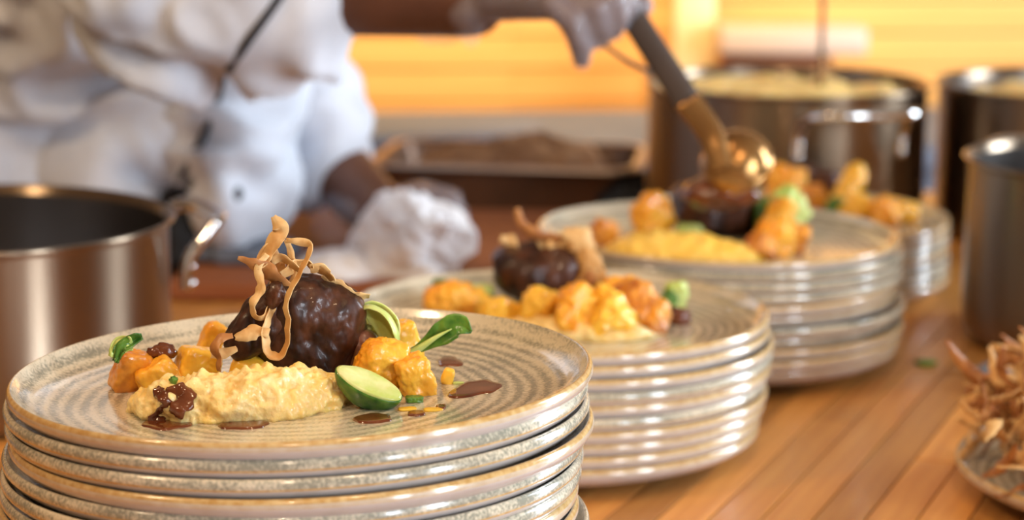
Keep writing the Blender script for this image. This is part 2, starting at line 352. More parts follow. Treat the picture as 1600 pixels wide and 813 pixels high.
# ---------------------------------------------------------------- food builders
def food(name, c, rad, m, label, cat, rot=(0, 0, 0), **k):
    bm = blob_bm(rad, rot=rot, **k)
    if name == 'x': pass
    return tag(ob(name, bm, m, loc=c), label, cat)
def crescent(name, pts, ws, hs, m, label, cat, seed=0, amp=.0028, z=0, res=150, n=64):
    """a heap lying along a curve: flat below, lumpy above"""
    P = spline(pts, res); bm = bmesh.new(); rows = []; O = P[len(P)//2].copy(); O.z = z
    for i in range(res+1):
        t = i/res; T = (P[min(i+1, res)]-P[max(i-1, 0)]); T.z = 0; T.normalize(); B = Vector((-T.y, T.x, 0))
        e = math.sin(PI*min(1, max(0, t)))**.35 if 0 < t < 1 else 0
        wd = lerpl(ws, t)*e; ht = lerpl(hs, t)*e; row = []
        for k in range(n+1):
            a = PI*k/n; q = P[i]-O+B*math.cos(a)*wd+Vector((0, 0, math.sin(a)**.8*ht))
            q.z -= 0; s = q+Vector((seed, seed*2, 0)); nn = (B*math.cos(a)+Vector((0, 0, math.sin(a))))
            d = (fbm(s, 95, 3)+.30*fbm(s, 300, 2))*amp*(.3+.7*e)
            q += nn*d; q.z = max(q.z, P[i].z-O.z-.0003*(k == 0 or k == n)); row.append(bm.verts.new(q))
        rows.append(row)
    for i in range(res):
        for k in range(n): bm.faces.new((rows[i][k], rows[i][k+1], rows[i+1][k+1], rows[i+1][k]))
        bm.faces.new((rows[i][n], rows[i][0], rows[i+1][0], rows[i+1][n]))
    bmesh.ops.recalc_face_normals(bm, faces=bm.faces)
    return tag(ob(name, bm, m, loc=O), label, cat)
def ribbon_bm(pts, wid, th=.00042, tw=(0, 0), res=40, up=(0, -1, .2), seed=0, wav=.0009):
    P = spline(pts, res); bm = bmesh.new(); rings = []; N = Vector(up); O = P[0].copy()
    for i in range(res+1):
        t = i/res; T = (P[min(i+1, res)]-P[max(i-1, 0)]).normalized(); N = (N-T*N.dot(T)).normalized(); B = T.cross(N)
        a = tw[0]+(tw[1]-tw[0])*t; n_ = N*math.cos(a)+B*math.sin(a); b_ = T.cross(n_)
        w_ = lerpl(wid, t)/2*1.2*(1+.45*noise.noise(P[i]*260+Vector((seed, 0, 0)))); o_ = n_*wav*noise.noise(P[i]*170+Vector((0, seed, 0)))*2
        r = []
        for k, (u, v) in enumerate(((-1, -1), (0, -1), (1, -1), (1, 1), (0, 1), (-1, 1))):
            q = P[i]-O+b_*w_*u+n_*(th/2*v)+o_+n_*(wav*(1.2 if abs(u) > .5 else 0)); r.append(bm.verts.new(q))
        rings.append(r)
    for i in range(res):
        for k in range(6): bm.faces.new((rings[i][k], rings[i][(k+1) % 6], rings[i+1][(k+1) % 6], rings[i+1][k]))
    bm.faces.new(rings[0][::-1]); bm.faces.new(rings[-1]); bmesh.ops.recalc_face_normals(bm, faces=bm.faces)
    return bm, O
def ribbon(name, pts, wid, m, label, cat='crisp', group=None, **k):
    bm, O = ribbon_bm(pts, wid, **k); return tag(ob(name, bm, m, loc=O), label, cat, group)
def puddle(px, py, rx, ry, label, seed=0, lobes=(), h=.0011):
    c = on1(px, py); bm = bmesh.new(); n = 48; rings = []
    for k, (s, z) in enumerate(((1, 0), (.97, .6), (.9, .9), (.7, 1), (.35, 1.0))):
        r = []
        for i in range(n):
            a = 2*PI*i/n; q = 1+.28*noise.noise(Vector((math.cos(a)*1.4+seed, math.sin(a)*1.4, seed*.7)))
            for (la, lm, lw) in lobes:
                d = math.atan2(math.sin(a-la), math.cos(a-la)); q += lm*math.exp(-(d/lw)**2)
            x, y = rx*s*q*math.cos(a), ry*s*q*math.sin(a); r.append(bm.verts.new((x, y, h*z+x*math.sin(T1)-.0001)))
        rings.append(r)
    for k in range(4):
        for i in range(n): bm.faces.new((rings[k][i], rings[k][(i+1) % n], rings[k+1][(i+1) % n], rings[k+1][i]))
    bm.faces.new(rings[4]); bmesh.ops.recalc_face_normals(bm, faces=bm.faces)
    return tag(ob('sauce_spot', bm, M['sauce'], loc=c+Vector((0, 0, .0002))), label, 'sauce')
# ---------------------------------------------------------------- front dish
def v3(p, dy=0, dz=0): return p+Vector((0, dy, dz))
mp = [on1(204, 640), on1(255, 648), on1(330, 650), on1(420, 646), on1(500, 634), on1(556, 618)]
mash1 = crescent('polenta_heap', mp, [.012, .017, .017, .017, .015, .012], [.015, .021, .020, .023, .020, .016], M['mash'], 'creamy pale yellow mash heap along the front of the nearest dish, streaked with gravy', 'mash', 2, .0036)
# the beef: a tall rounded slab standing behind the mash
mb = on1(470, 606); mc = Vector((mb.x, mb.y+.004, mb.z+.0245))
def meat_mesh(rad, seed, expo=2.5, sub=6, rot=(0, 0, 0)):
    bm = blob_bm(rad, expo=expo, amp=.30, scale=34, seed=seed, sub=sub, rot=rot, smoothn=True)
    for v in bm.verts:
        n = v.normal if v.normal.length else v.co.normalized()
        s = Vector((v.co.x*170, v.co.y*170, v.co.z*70))+Vector((0, 0, math.sin(v.co.x*160)*.6))
        v.co += v.co.normalized()*(noise.fractal(v.co*95+Vector((seed, 0, 0)), .8, 2, 3)*.0011+(.5-abs(noise.noise(s)))*.0009+noise.noise(v.co*420)*.0002)
    return bm
bm = meat_mesh((.0262, .019, .0262), 3, rot=(.12, .12, .15))
tag(ob('braised_beef', bm, M['meat'], loc=mc+Vector((.002, .004, .001))), 'tall dark glossy chunk of braised beef standing on the nearest dish', 'meat')
bm = meat_mesh((.019, .011, .012), 9, rot=(0, -.75, .3), sub=5)
tag(ob('beef_piece', bm, M['meat'], loc=at(402, 512, Y=mb.y-.003)), 'shiny dark beef offcut leaning at the left side of the nearest beef chunk', 'meat')
bm = meat_mesh((.010, .010, .012), 12, sub=4)
tag(ob('beef_piece', bm, mat('reddish_beef', (.10, .028, .015), (.30, .12, .07), rough=.35, scale=160, bump=.5, coat=.4), loc=at(562, 552, Y=mb.y+.012)), 'small reddish beef shred between the nearest beef chunk and the pale green sprout leaf', 'meat')
# gravy running over the mash
def surf(o, q):
    t = BVHTree.FromPolygons([o.location+v.co for v in o.data.vertices], [p.vertices[:] for p in o.data.polygons])
    out = []
    for x, y in q:
        d = (at(x, y, Y=1.0)-Vector((0, 0, H))).normalized(); h = t.ray_cast(Vector((0, 0, H)), d)
        out.append(h[0]-d*.0004 if h[0] else at(x, y, Y=mp[1].y-.015))
    return out
for q, rd, lab in ((((252, 604), (250, 614), (258, 622), (260, 634), (250, 644), (244, 654), (256, 662)), [.0026, .0030, .0034, .0028, .0026, .0038, .0060], 'brown gravy streak running down the left front of the pale mash'),
                   (((262, 612), (276, 612), (288, 618), (284, 630), (276, 640), (272, 650)), [.0026, .0044, .0050, .0064, .0054, .0030], 'smeared patch of brown gravy to the right of the streak on the mash')):
    bm = bmesh.new(); tube(bm, surf(mash1, q), rd, 12, 40, flat=.35, up=(0, -1, .3))
    for v in bm.verts: v.co += Vector((noise.noise(v.co*300), noise.noise(v.co*300+Vector((9, 0, 0)))*.3, noise.noise(v.co*260+Vector((0, 5, 0)))))*.0018
    tag(ob('gravy_streak', bm, M['sauce']), lab, 'sauce')
puddle(262, 664, .012, .012, 'thin pool of gravy under the left front edge of the mash', 1)
puddle(380, 665, .011, .008, 'gravy line showing under the middle of the mash', 2)
puddle(748, 607, .0090, .0150, 'largest gravy drop on the right of the nearest dish', 4, ((-2.5, .9, .5), (.2, .2, .5)))
puddle(700, 567, .0055, .0110, 'small gravy drop behind the yellow crumb on the nearest dish', 5, ((-.6, .6, .5),))
puddle(584, 656, .0085, .0080, 'gravy smear in front of the halved sprout', 6)
puddle(650, 648, .0042, .0050, 'tiny gravy spot right of the smear in front of the halved sprout', 7)
puddle(690, 638, .0024, .0045, 'smallest gravy spot, between the tiny spot and the largest drop', 8)
# vegetable pieces
def chunk(px, py, rad, m, label, rot, Yo=0, seed=0, cat='pumpkin', name='pumpkin_chunk', lift=0, **k):
    b = on1(px, py); k = {'expo': 5.0, 'amp': .20, 'scale': 60, 'fine': .0004, 'sub': 5, **k}
    c = Vector((b.x, b.y+Yo, well1(b.x)+rad[2]*.86+lift)); return food(name, c, rad, m, label, cat, rot, seed=seed, **k)
chunk(206, 612, (.0088, .0080, .0105), M['pumpkin_b'], 'browned orange pumpkin chunk at the far left of the nearest dish', (.1, .25, .4), .004, 1)
chunk(245, 616, (.0100, .0080, .0085), M['pumpkin'], 'orange pumpkin chunk second from the left, behind the mash', (0, -.5, .3), .004, 2)
chunk(306, 604, (.0108, .0085, .0100), M['pumpkin_y'], 'yellow pumpkin cube in the middle of the left group on the nearest dish', (.1, .25, .5), .006, 3, expo=4.5, amp=.1)
chunk(323, 578, (.0060, .0060, .0120), M['pumpkin'], 'small orange pumpkin wedge poking up behind the yellow cube', (.1, .4, .4), .012, 4)
chunk(402, 612, (.0135, .0085, .0085), M['pumpkin_y'], 'smooth yellow-orange pumpkin wedge between the beef and the mash', (.2, .42, .1), .002, 5, expo=3.5, amp=.08, fine=0)
chunk(594, 622, (.0128, .0110, .0118), M['pumpkin'], 'large rough orange pumpkin chunk behind the halved sprout', (.2, .3, .3), .012, 6, fine=.0008, lift=.004, expo=3.2)
chunk(646, 618, (.0082, .0085, .0105), M['pumpkin'], 'orange pumpkin chunk at the right end of the food on the nearest dish', (.1, -.25, .3), .003, 7, fine=.001)
chunk(628, 572, (.0085, .0080, .0110), M['pumpkin_y'], 'orange pumpkin piece farthest back on the right of the nearest dish', (0, -.3, .4), .010, 8)
b = at(250, 551, Y=on1(206, 612).y+.006)
food('gravy_dollop', b, (.0075, .005, .0042), M['sauce'], 'shiny brown gravy dollop on the leftmost pumpkin chunks', 'sauce', (0, .1, 0), seed=3, amp=.5, scale=120, sub=4)
# greens
def leaf(name, pts, wid, m, label, curl=.3, up=(0, -1, .3), rib=True, seed=0, ruffle=.001, tw=0):
    P = spline(pts, 30); bm = bmesh.new(); rows = []; N = Vector(up); O = P[0].copy(); n = 10
    for i, p in enumerate(P):
        t = i/30; T = (P[min(i+1, 30)]-P[max(i-1, 0)]).normalized(); N = (N-T*N.dot(T)).normalized(); B = T.cross(N); w_ = lerpl(wid, t)/2
        a0 = tw*t; n2 = N*math.cos(a0)+B*math.sin(a0); b2 = T.cross(n2)
        rows.append([bm.verts.new(p-O+b2*w_*(k/n*2-1)+n2*(w_*curl*(k/n*2-1)**2+ruffle*noise.noise(p*200+b2*(k*.4)+Vector((seed, 0, k*.3)))-(.0005 if abs(k-n/2) < 1 else 0))) for k in range(n+1)])
    for i in range(30):
        for k in range(n): bm.faces.new((rows[i][k], rows[i][k+1], rows[i+1][k+1], rows[i+1][k]))
    o = ob(name, bm, m, loc=O); s = o.modifiers.new('thick', 'SOLIDIFY'); s.thickness = .0006; s.offset = 0
    return tag(o, label, 'vegetable')
yl = on1(640, 590).y+.008
lf = leaf('green_leaf', [at(636, 556, Y=yl), at(662, 540, Y=yl-.001), at(690, 522, Y=yl-.002), at(715, 508, Y=yl-.002), at(737, 519, Y=yl-.003)], [.0045, .0045, .0075, .012, .0125, .010, .0015], M['leaf'], 'dark green leaf with a pale stem sticking up to the right of the pumpkin', .25, seed=3)
bm = bmesh.new(); q0 = lf.location
tube(bm, [at(632, 558, Y=yl-.001)-q0, at(655, 545, Y=yl-.0022)-q0, at(680, 528, Y=yl-.0035)-q0, at(706, 514, Y=yl-.0032)-q0], [.0022, .0019, .0012, .0003], 8, 16)
st = ob('stem', bm, M['leafpale'], lf); st['label'] = 'pale green stem'
leaf('sprout_leaf', [at(556, 482, Y=mc.y+.006), at(580, 479, Y=mc.y+.006), at(606, 492, Y=mc.y+.005), at(620, 518, Y=mc.y+.004), at(622, 548, Y=mc.y+.004)], [.004, .010, .013, .012, .006], M['leafpale'], 'pale green cupped sprout leaf arching beside the nearest beef chunk', 1.1, up=(-.5, -.6, -.6))
leaf('sprout_leaf', [at(562, 500, Y=mc.y+.012), at(578, 492, Y=mc.y+.013), at(600, 508, Y=mc.y+.012), at(606, 545, Y=mc.y+.012)], [.006, .016, .018, .010], M['sproutcut'], 'inner pale sprout leaf behind the arching leaf', .6, up=(-.2, -.9, -.2))
leaf('herb_leaf', [at(180, 566, Y=mp[0].y+.012), at(188, 545, Y=mp[0].y+.012), at(204, 534, Y=mp[0].y+.014), at(222, 526, Y=mp[0].y+.016)], [.003, .006, .006, .003], M['leaf'], 'small ruffled green leaf on the leftmost pumpkin chunk', .4, seed=5, ruffle=.004)
leaf('herb_leaf', [at(176, 560, Y=mp[0].y+.013), at(190, 540, Y=mp[0].y+.015), at(208, 538, Y=mp[0].y+.015)], [.005, .009, .006], M['leafpale'], 'pale ruffled leaf edge behind the small green leaf at far left', .4, seed=8, ruffle=.005)
# halved sprout: domed green back, flat cut face
sc_ = on1(576, 642); sp = empty('halved_sprout', Vector((sc_.x, sc_.y+.003, well1(sc_.x)+.0125)))
tag(sp, 'halved brussels sprout with dark green back lying in front of the pumpkin', 'vegetable')
sp.rotation_euler = (R(20), R(24), R(-6))
bm = bmesh.new(); bmesh.ops.create_uvsphere(bm, u_segments=40, v_segments=24, radius=1)
for v in bm.verts:
    z = v.co.z; x = v.co.x
    k = 1-.16*max(0, -x)**2
    v.co = Vector((x*.0172, v.co.y*.0088*k, (min(z, 0)*.0135 if z < 0 else 0)*k)); v.co += v.co.normalized()*noise.noise(v.co*240)*.0005
    if z > -.02: v.co.z = 0
ob('outer_leaves', bm, M['leaf'], sp)
bm = bmesh.new(); n = 40; rr = []
for s, z in ((.975, -.0001), (.97, .0006), (.9, .0012), (.6, .0013), (.3, .0009)):
    rr.append([bm.verts.new((s*.0172*math.cos(2*PI*i/n), s*.0088*math.sin(2*PI*i/n)*(1-.16*max(0, -math.cos(2*PI*i/n))**2), z+.0004*noise.noise(Vector((s*20, i*.4, 0))))) for i in range(n)])
for k in range(4):
    for i in range(n): bm.faces.new((rr[k][i], rr[k][(i+1) % n], rr[k+1][(i+1) % n], rr[k+1][i]))
bm.faces.new(rr[4]); f = ob('cut_face', bm, M['sproutcut'], sp); f['label'] = 'pale yellow-green cut face'
chunk(648, 627, (.0042, .003, .0016), M['leaf'], 'sliver of green leaf under the rightmost pumpkin chunk', (0, 0, .2), -.002, 2, 'vegetable', 'green_sliver')
food('green_stalk', at(484, 588, Y=mp[3].y+.012), (.0060, .0014, .0020), M['leafpale'], 'short green stalk between mash and beef chunk', 'vegetable', (0, -.05, 0), seed=1, amp=.1)
food('herb_speck', at(271, 594, Y=mp[2].y-.002), (.0022, .0018, .0016), M['leaf'], 'green herb speck on the mash below the yellow pumpkin cube', 'herb', seed=2, amp=.6, scale=300)
chunk(700, 600, (.0030, .0026, .0042), M['pumpkin_y'], 'yellow crumb standing left of the largest gravy drop', (0, .3, 0), 0, 3, 'crumb', 'pumpkin_crumb', sub=3)
chunk(716, 601, (.0028, .0012, .0008), M['leafpale'], 'green crumb touching the largest gravy drop', (0, 0, .1), 0, 4, 'crumb', 'green_crumb', sub=3)
for i, (x, y, l_) in enumerate(((615, 641, 'left of two'), (655, 642, 'right of two'))):
    chunk(x+22, y, (.0045, .003, .0006), M['pumpkin_y'], 'flat yellow scrap right of the halved sprout, %s' % l_, (0, 0, .2), 0, 5+i, 'crumb', 'yellow_scrap', sub=3)
# fried root ribbons on the nearest beef
def A(Y0, *q): return [at(x, y, Y=Y0+d) for x, y, d in q]
Yf = mc.y-.019
RB = [
 (A(Yf, (428, 338, .012), (440, 360, .010), (425, 385, .008), (412, 412, .006), (398, 420, .006)), [.003, .0075, .0070, .0045, .003], 'crisp', 'broad pale fried ribbon rising highest above the beef', (.2, .9)),
 (A(Yf, (372, 402, .004), (396, 410, .004), (418, 420, .005), (436, 436, .006), (444, 448, .008)), [.0012, .005, .006, .007, .006], 'crispdark', 'dark brown fried ribbon pointing left over the beef', (.3, .8)),
 (A(Yf, (448, 376, .006), (470, 378, .003), (488, 384, 0), (482, 408, -.002), (466, 438, -.003), (450, 470, -.004), (452, 510, -.005), (448, 545, -.006), (436, 560, -.006), (418, 552, -.005), (412, 520, -.003), (424, 480, .001)), [.0022, .0030, .0024, .0026, .0028, .0030, .0028, .0036, .0042, .0040, .0034, .003], 'crisp', 'long thin fried ribbon looping down the front of the beef', (0, .6)),
 (A(Yf, (448, 374, .010), (456, 398, .010), (462, 425, .010), (455, 445, .010)), [.0022, .0026, .0026, .002], 'crisp', 'thin straight fried strand under the high ribbon', (0, .5)),
 (A(Yf, (418, 398, .006), (404, 420, .004), (410, 448, .002), (398, 475, 0), (398, 492, -.001), (412, 492, -.001), (418, 470, .002)), [.0020, .0035, .0040, .0035, .0025, .0025, .002], 'crisp', 'curling fried ribbon hanging at the upper left of the beef', (0, 1.0)),
 (A(Yf, (420, 522, -.003), (402, 518, -.004), (385, 524, -.004), (368, 528, -.002)), [.0035, .0060, .0050, .002], 'crisp', 'flat fried strip lying across the lower left of the beef', (.2, .2)),
 (A(Yf, (364, 526, -.002), (346, 530, -.003), (338, 545, -.004), (344, 562, -.004), (346, 580, -.004)), [.002, .004, .0045, .004, .003], 'crispdark', 'orange-brown curl hooked between the pumpkin and the beef', (.3, 1.2)),
 (A(Yf, (370, 545, -.003), (352, 552, -.002), (330, 556, 0)), [.002, .004, .003], 'crisp', 'short fried strip above the pumpkin pieces left of the beef', (0, .4)),
 (A(Yf, (484, 418, .012), (500, 416, .012), (510, 426, .014), (522, 438, .016)), [.0040, .0080, .0060, .003], 'crisp', 'crumpled fried flake on the top right of the beef', (.7, 1.4)),
 (A(Yf, (506, 428, .020), (530, 446, .022), (555, 458, .024), (578, 462, .025)), [.003, .0050, .0060, .004], 'crisp', 'pale fried ribbon stretching right behind the beef', (.4, .9)),
 (A(Yf, (438, 428, .008), (460, 412, .010), (476, 408, .011), (488, 420, .012)), [.003, .0055, .005, .003], 'crisp', 'bent fried strip across the top of the beef', (.6, 1.5)),
 (A(Yf, (424, 408, .008), (440, 402, .007), (458, 410, .006), (470, 422, .006)), [.003, .0040, .004, .003], 'crisp', 'fried sliver beneath the dark ribbon', (.3, .9)),
 (A(Yf, (405, 410, .010), (420, 392, .012), (432, 404, .012), (436, 430, .012), (428, 452, .010)), [.003, .0060, .006, .006, .004], 'crisp', 'folded fried ribbon at the foot of the high ribbon', (.1, 1.0)),
 (A(Yf, (338, 628, -.008), (350, 612, -.006), (366, 602, -.004), (374, 590, -.002)), [.002, .0035, .004, .002], 'crisp', 'fried strip half sunk into the mash', (.5, .8)),
]
for i, (pts, wd, m, lab, tw) in enumerate(RB):
    ribbon('fried_ribbon', pts, wd, M[m], lab, tw=tw, seed=i*3, res=54, group='fried ribbons on the nearest dish')
food('beef_piece', at(430, 462, Y=Yf+.001), (.0045, .004, .0065), M['meat'], 'glossy dark knob of beef under the fried ribbons', 'meat', (0, .3, 0), seed=7, amp=.3, scale=160)
# ---------------------------------------------------------------- middle dish
def on(px, py, W): return at(px, py, Z=W)
def chunkw(px, py, W, rad, m, label, rot=(0, 0, 0), seed=0, cat='pumpkin', name='pumpkin_chunk', **k):
    b = on(px, py, W); k = {'expo': 3.4, 'amp': .38, 'scale': 75, 'fine': .0010, 'sub': 5, **k}
    return food(name, Vector((b.x, b.y, W+rad[2]*.9)), rad, m, label, cat, rot, seed=seed, **k)
bm = meat_mesh((.0330, .024, .0200), 21, 2.8, 5, (0, .05, .1)); q = on(843, 478, W2)
tag(ob('braised_beef', bm, M['meat'], loc=(q.x, q.y+.012, W2+.0200)), 'dark glossy beef chunk on the middle dish, behind the pumpkin', 'meat')
MC = [(706, 492, (.017, .012, .0115), 'pumpkin', 'orange pumpkin chunk at the left end of the middle dish'), (742, 490, (.010, .010, .008), 'pumpkin_y', 'yellow pumpkin lump beside the leftmost chunk of the middle dish'),
      (785, 506, (.015, .011, .009), 'pumpkin_y', 'yellow pumpkin lump in front of the left end of the middle beef'), (843, 512, (.015, .011, .014), 'pumpkin_y', 'knobbly yellow pumpkin lump in front of the middle beef'),
      (900, 522, (.018, .013, .017), 'pumpkin', 'large orange pumpkin lump front and centre of the middle dish'), (948, 526, (.016, .012, .0155), 'pumpkin_y', 'rounded yellow-orange pumpkin lump right of the largest one on the middle dish'),
      (988, 512, (.0155, .012, .0165), 'pumpkin_b', 'browned orange pumpkin chunk behind the rounded lump of the middle dish'), (1015, 520, (.012, .010, .012), 'pumpkin_b', 'browned pumpkin piece right of the middle dish pumpkin row'),
      (975, 492, (.013, .010, .014), 'pumpkin', 'orange pumpkin chunk standing furthest back on the middle dish')]
for i, (x, y, r, m, l) in enumerate(MC): chunkw(x, y, W2, r, M[m], l, (.1*i, .2*(-1)**i, .4*i), 30+i)
mpt = [on(760, 508, W2), on(830, 520, W2), on(910, 526, W2), on(970, 528, W2), on(1036, 522, W2)]
crescent('polenta_heap', mpt, [.012, .014, .016, .015, .010], [.008, .011, .013, .012, .007], M['mash'], 'yellow mash under the pumpkin row of the middle dish', 'mash', 7, .003, res=60, n=24)
chunkw(748, 474, W2, (.009, .007, .007), M['leafpale'], 'pale green sprout piece left of the middle beef', seed=50, cat='vegetable', name='sprout_piece')
chunkw(758, 482, W2, (.006, .006, .005), M['leaf'], 'dark green leaf piece at the left foot of the middle beef', seed=51, cat='vegetable', name='sprout_piece')
chunkw(688, 480, W2, (.006, .004, .010), M['leaf'], 'dark green leaf tip behind the leftmost pumpkin of the middle dish', seed=52, cat='vegetable', name='sprout_piece')
chunkw(1052, 492, W2, (.0085, .007, .0120), M['leafpale'], 'green sprout quarter at the right end of the middle dish', (0, .3, .2), seed=53, cat='vegetable', name='sprout_piece')
chunkw(1043, 494, W2, (.0055, .005, .0095), M['leaf'], 'dark green outer leaf of the sprout at the right of the middle dish', (0, .3, .2), seed=54, cat='vegetable', name='sprout_leaf')
chunkw(1060, 506, W2, (.008, .006, .0055), M['sauce'], 'gravy lump beside the sprout on the middle dish', seed=55, cat='sauce', name='gravy_dollop')
Ym = on(843, 478, W2).y-.006
RM = [(A(Ym, (808, 325, .01), (816, 350, .01), (845, 368, .01), (880, 378, .008), (900, 400, .004)), [.003, .006, .006, .010, .006], 'crispdark', 'orange-brown ribbon rising highest over the middle beef'),
      (A(Ym, (880, 362, .005), (905, 375, .003), (918, 400, 0), (925, 430, -.002), (938, 465, -.004)), [.006, .016, .014, .011, .006], 'crisp', 'broad fried ribbon draped over the right end of the middle beef'),
      (A(Ym, (855, 385, .01), (880, 382, .008), (905, 392, .004), (912, 415, .0), (905, 440, -.002)), [.006, .012, .014, .010, .006], 'crisp', 'crumpled fried ribbon on the right top of the middle beef'),
      (A(Ym, (782, 372, .02), (800, 378, .02), (808, 392, .018)), [.004, .008, .005], 'crisp', 'pale fried flake sticking up left behind the middle beef'),
      (A(Ym, (935, 400, .004), (942, 430, .002), (940, 462, 0), (948, 480, -.002)), [.002, .004, .004, .003], 'crisp', 'thin fried strand hanging right of the middle beef'),
      (A(Ym, (915, 415, .0), (922, 440, -.004), (915, 470, -.006)), [.004, .007, .003], 'crispdark', 'darker fried strip hanging down the right end of the middle beef'),
      (A(Ym, (840, 372, .014), (862, 392, .012), (880, 402, .01), (900, 398, .008)), [.004, .008, .008, .004], 'crisp', 'flat fried strip lying on top of the middle beef'),
      (A(Ym, (1030, 500, -.006), (1044, 515, -.01), (1050, 528, -.014)), [.004, .008, .004], 'crisp', 'fried strip leaning at the right end of the middle pumpkin row')]
for i, (pts, wd, m, lab) in enumerate(RM): ribbon('fried_ribbon', pts, wd, M[m], lab, tw=(0, .8), seed=50+i, res=30, group='fried ribbons on the middle dish')
# ---------------------------------------------------------------- dish under the ladle
bm = meat_mesh((.036, .028, .0195), 31, 3.0, 5, (0, .06, .2)); q = on(1118, 366, W3)
tag(ob('braised_beef', bm, M['meat'], loc=(q.x, q.y+.008, W3+.0185)), 'dark beef chunk under the ladle, being coated with gravy', 'meat')
mp3 = [on(945, 392, W3), on(1000, 398, W3), on(1080, 402, W3), on(1150, 404, W3), on(1200, 402, W3)]
crescent('polenta_heap', mp3, [.014, .022, .026, .024, .014], [.012, .020, .018, .014, .010], mat('bright_polenta', (.90, .55, .07), (.94, .64, .14), rough=.4, scale=60, sss=.2, bump=.4, bscale=300), 'bright yellow mash spread along the front of the dish under the ladle', 'mash', 9, .003, res=60, n=24)
TC = [(945, 384, (.010, .009, .010), 'pumpkin_b', 'small browned pumpkin cube at the left end of the dish under the ladle'), (1018, 372, (.016, .012, .018), 'pumpkin', 'orange pumpkin chunk left of the beef under the ladle'),
      (1212, 398, (.016, .012, .014), 'pumpkin', 'orange pumpkin chunk right of the mash under the ladle'), (1240, 392, (.011, .010, .012), 'pumpkin_b', 'browned pumpkin chunk at the right end of the dish under the ladle'),
      (1190, 404, (.010, .010, .010), 'pumpkin_b', 'browned pumpkin lump at the right end of the yellow mash'), (1212, 376, (.010, .010, .018), 'pumpkin', 'orange pumpkin piece behind the right chunks under the ladle')]
for i, (x, y, r, m, l) in enumerate(TC): chunkw(x, y, W3, r, M[m], l, (.1*i, .3*(-1)**i, .5*i), 60+i)
chunkw(1222, 370, W3, (.018, .012, .020), M['leafpale'], 'pale green sprout half right of the beef under the ladle', (0, .7, .2), seed=70, cat='vegetable', name='sprout_piece')
chunkw(1195, 372, W3, (.008, .008, .016), M['leaf'], 'dark green leaf between the ladled beef and the pale sprout', seed=71, cat='vegetable', name='sprout_piece')
chunkw(1078, 378, W3, (.010, .006, .007), M['leafpale'], 'pale green bit in front of the ladled beef', seed=72, cat='vegetable', name='sprout_piece')
# ---------------------------------------------------------------- farthest dish
bm = meat_mesh((.034, .024, .018), 41, 3.0, 4); q = on(1262, 318, W4)
tag(ob('braised_beef', bm, M['meat'], loc=(q.x, q.y, W4+.018)), 'dark beef chunk on the farthest dish', 'meat')
FC = [(1228, 322, (.019, .014, .020), 'pumpkin', 'orange pumpkin chunk at the left of the farthest dish'), (1262, 334, (.016, .012, .014), 'pumpkin_b', 'browned pumpkin chunk in front of the farthest beef'),
      (1345, 345, (.020, .014, .012), 'pumpkin_y', 'yellow pumpkin lump right of centre on the farthest dish'), (1385, 352, (.018, .013, .012), 'pumpkin', 'orange-yellow pumpkin lump near the right of the farthest dish'),
      (1408, 350, (.014, .012, .011), 'pumpkin_y', 'yellow pumpkin lump nearest the right rim of the farthest dish'), (1322, 335, (.009, .009, .026), 'pumpkin_y', 'tall yellow pumpkin slice on the farthest dish')]
for i, (x, y, r, m, l) in enumerate(FC): chunkw(x, y, W4, r, M[m], l, (.1*i, .3*(-1)**i, .5*i), 80+i)
chunkw(1306, 342, W4, (.010, .008, .010), M['leaf'], 'green sprout piece in the middle of the farthest dish', seed=90, cat='vegetable', name='sprout_piece')
# ---------------------------------------------------------------- pots
def pot(X, Y, r, h, label, name='steel_pot', handles=(0,), hz=.75, dirs=None, hw=.055, hl=.055):
    p = empty(name, (X, Y, .9)); tag(p, label, 'pot')
    bm = bmesh.new()
    lathe(bm, [(0, 0), (r*.88, 0), (r*.95, .004), (r*.985, .014), (r*.99, .03), (r*.99, h-.006), (r*1.0, h-.003), (r*1.02, h-.0015), (r*1.022, h+.0005), (r*1.008, h+.0015), (r*.992, h-.001), (r*.978, h-.006)], 96)
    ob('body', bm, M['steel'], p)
    bm = bmesh.new(); lathe(bm, [(r*.978, h-.0059), (r*.975, .02), (r*.95, .008), (0, .006)], 96); ob('interior', bm, M['steel_in'], p)
    for d in handles:
        a = R(d); u = Vector((math.cos(a), math.sin(a), 0)); v = Vector((-math.sin(a), math.cos(a), 0)); z = Vector((0, 0, 1)); b = u*r*.99
        bm = bmesh.new(); hh = h*hz
        tube(bm, [b+v*hw+z*(hh-.028)+u*.003, b+v*hw+z*(hh-.006)+u*.006, b+v*hw+z*(hh+.012)+u*.020, b+v*hw*.93+z*(hh+.018)+u*hl*.75, b+v*hw*.65+z*(hh+.020)+u*hl, b+z*(hh+.020)+u*hl*1.05, b-v*hw*.65+z*(hh+.020)+u*hl, b-v*hw*.93+z*(hh+.018)+u*hl*.75, b-v*hw+z*(hh+.012)+u*.020, b-v*hw+z*(hh-.006)+u*.006, b-v*hw+z*(hh-.028)+u*.003],
             [.0058]*3+[.0064]*5+[.0058]*3, 14, 90, flat=.75)
        hd = ob('handle', bm, M['steel_shiny'], p)
        bm = bmesh.new()
        for s in (-1, 1):
            for dz in (-.012, -.024):
                c = b+v*hw*s+z*(hh+dz)+u*.007; r_ = bmesh.ops.create_uvsphere(bm, u_segments=12, v_segments=8, radius=.0042)
                for w_ in r_['verts']: w_.co = w_.co+c
        ob('rivet', bm, M['steel_shiny'], hd)
    return p
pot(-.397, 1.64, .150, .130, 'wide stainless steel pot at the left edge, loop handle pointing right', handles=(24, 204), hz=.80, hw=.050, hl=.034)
p3 = pot(.280, 2.36, .1435, .155, 'large steel pot of yellow mash behind the farthest plates, serving spoon standing in it', handles=(-72, 108), hz=.80)
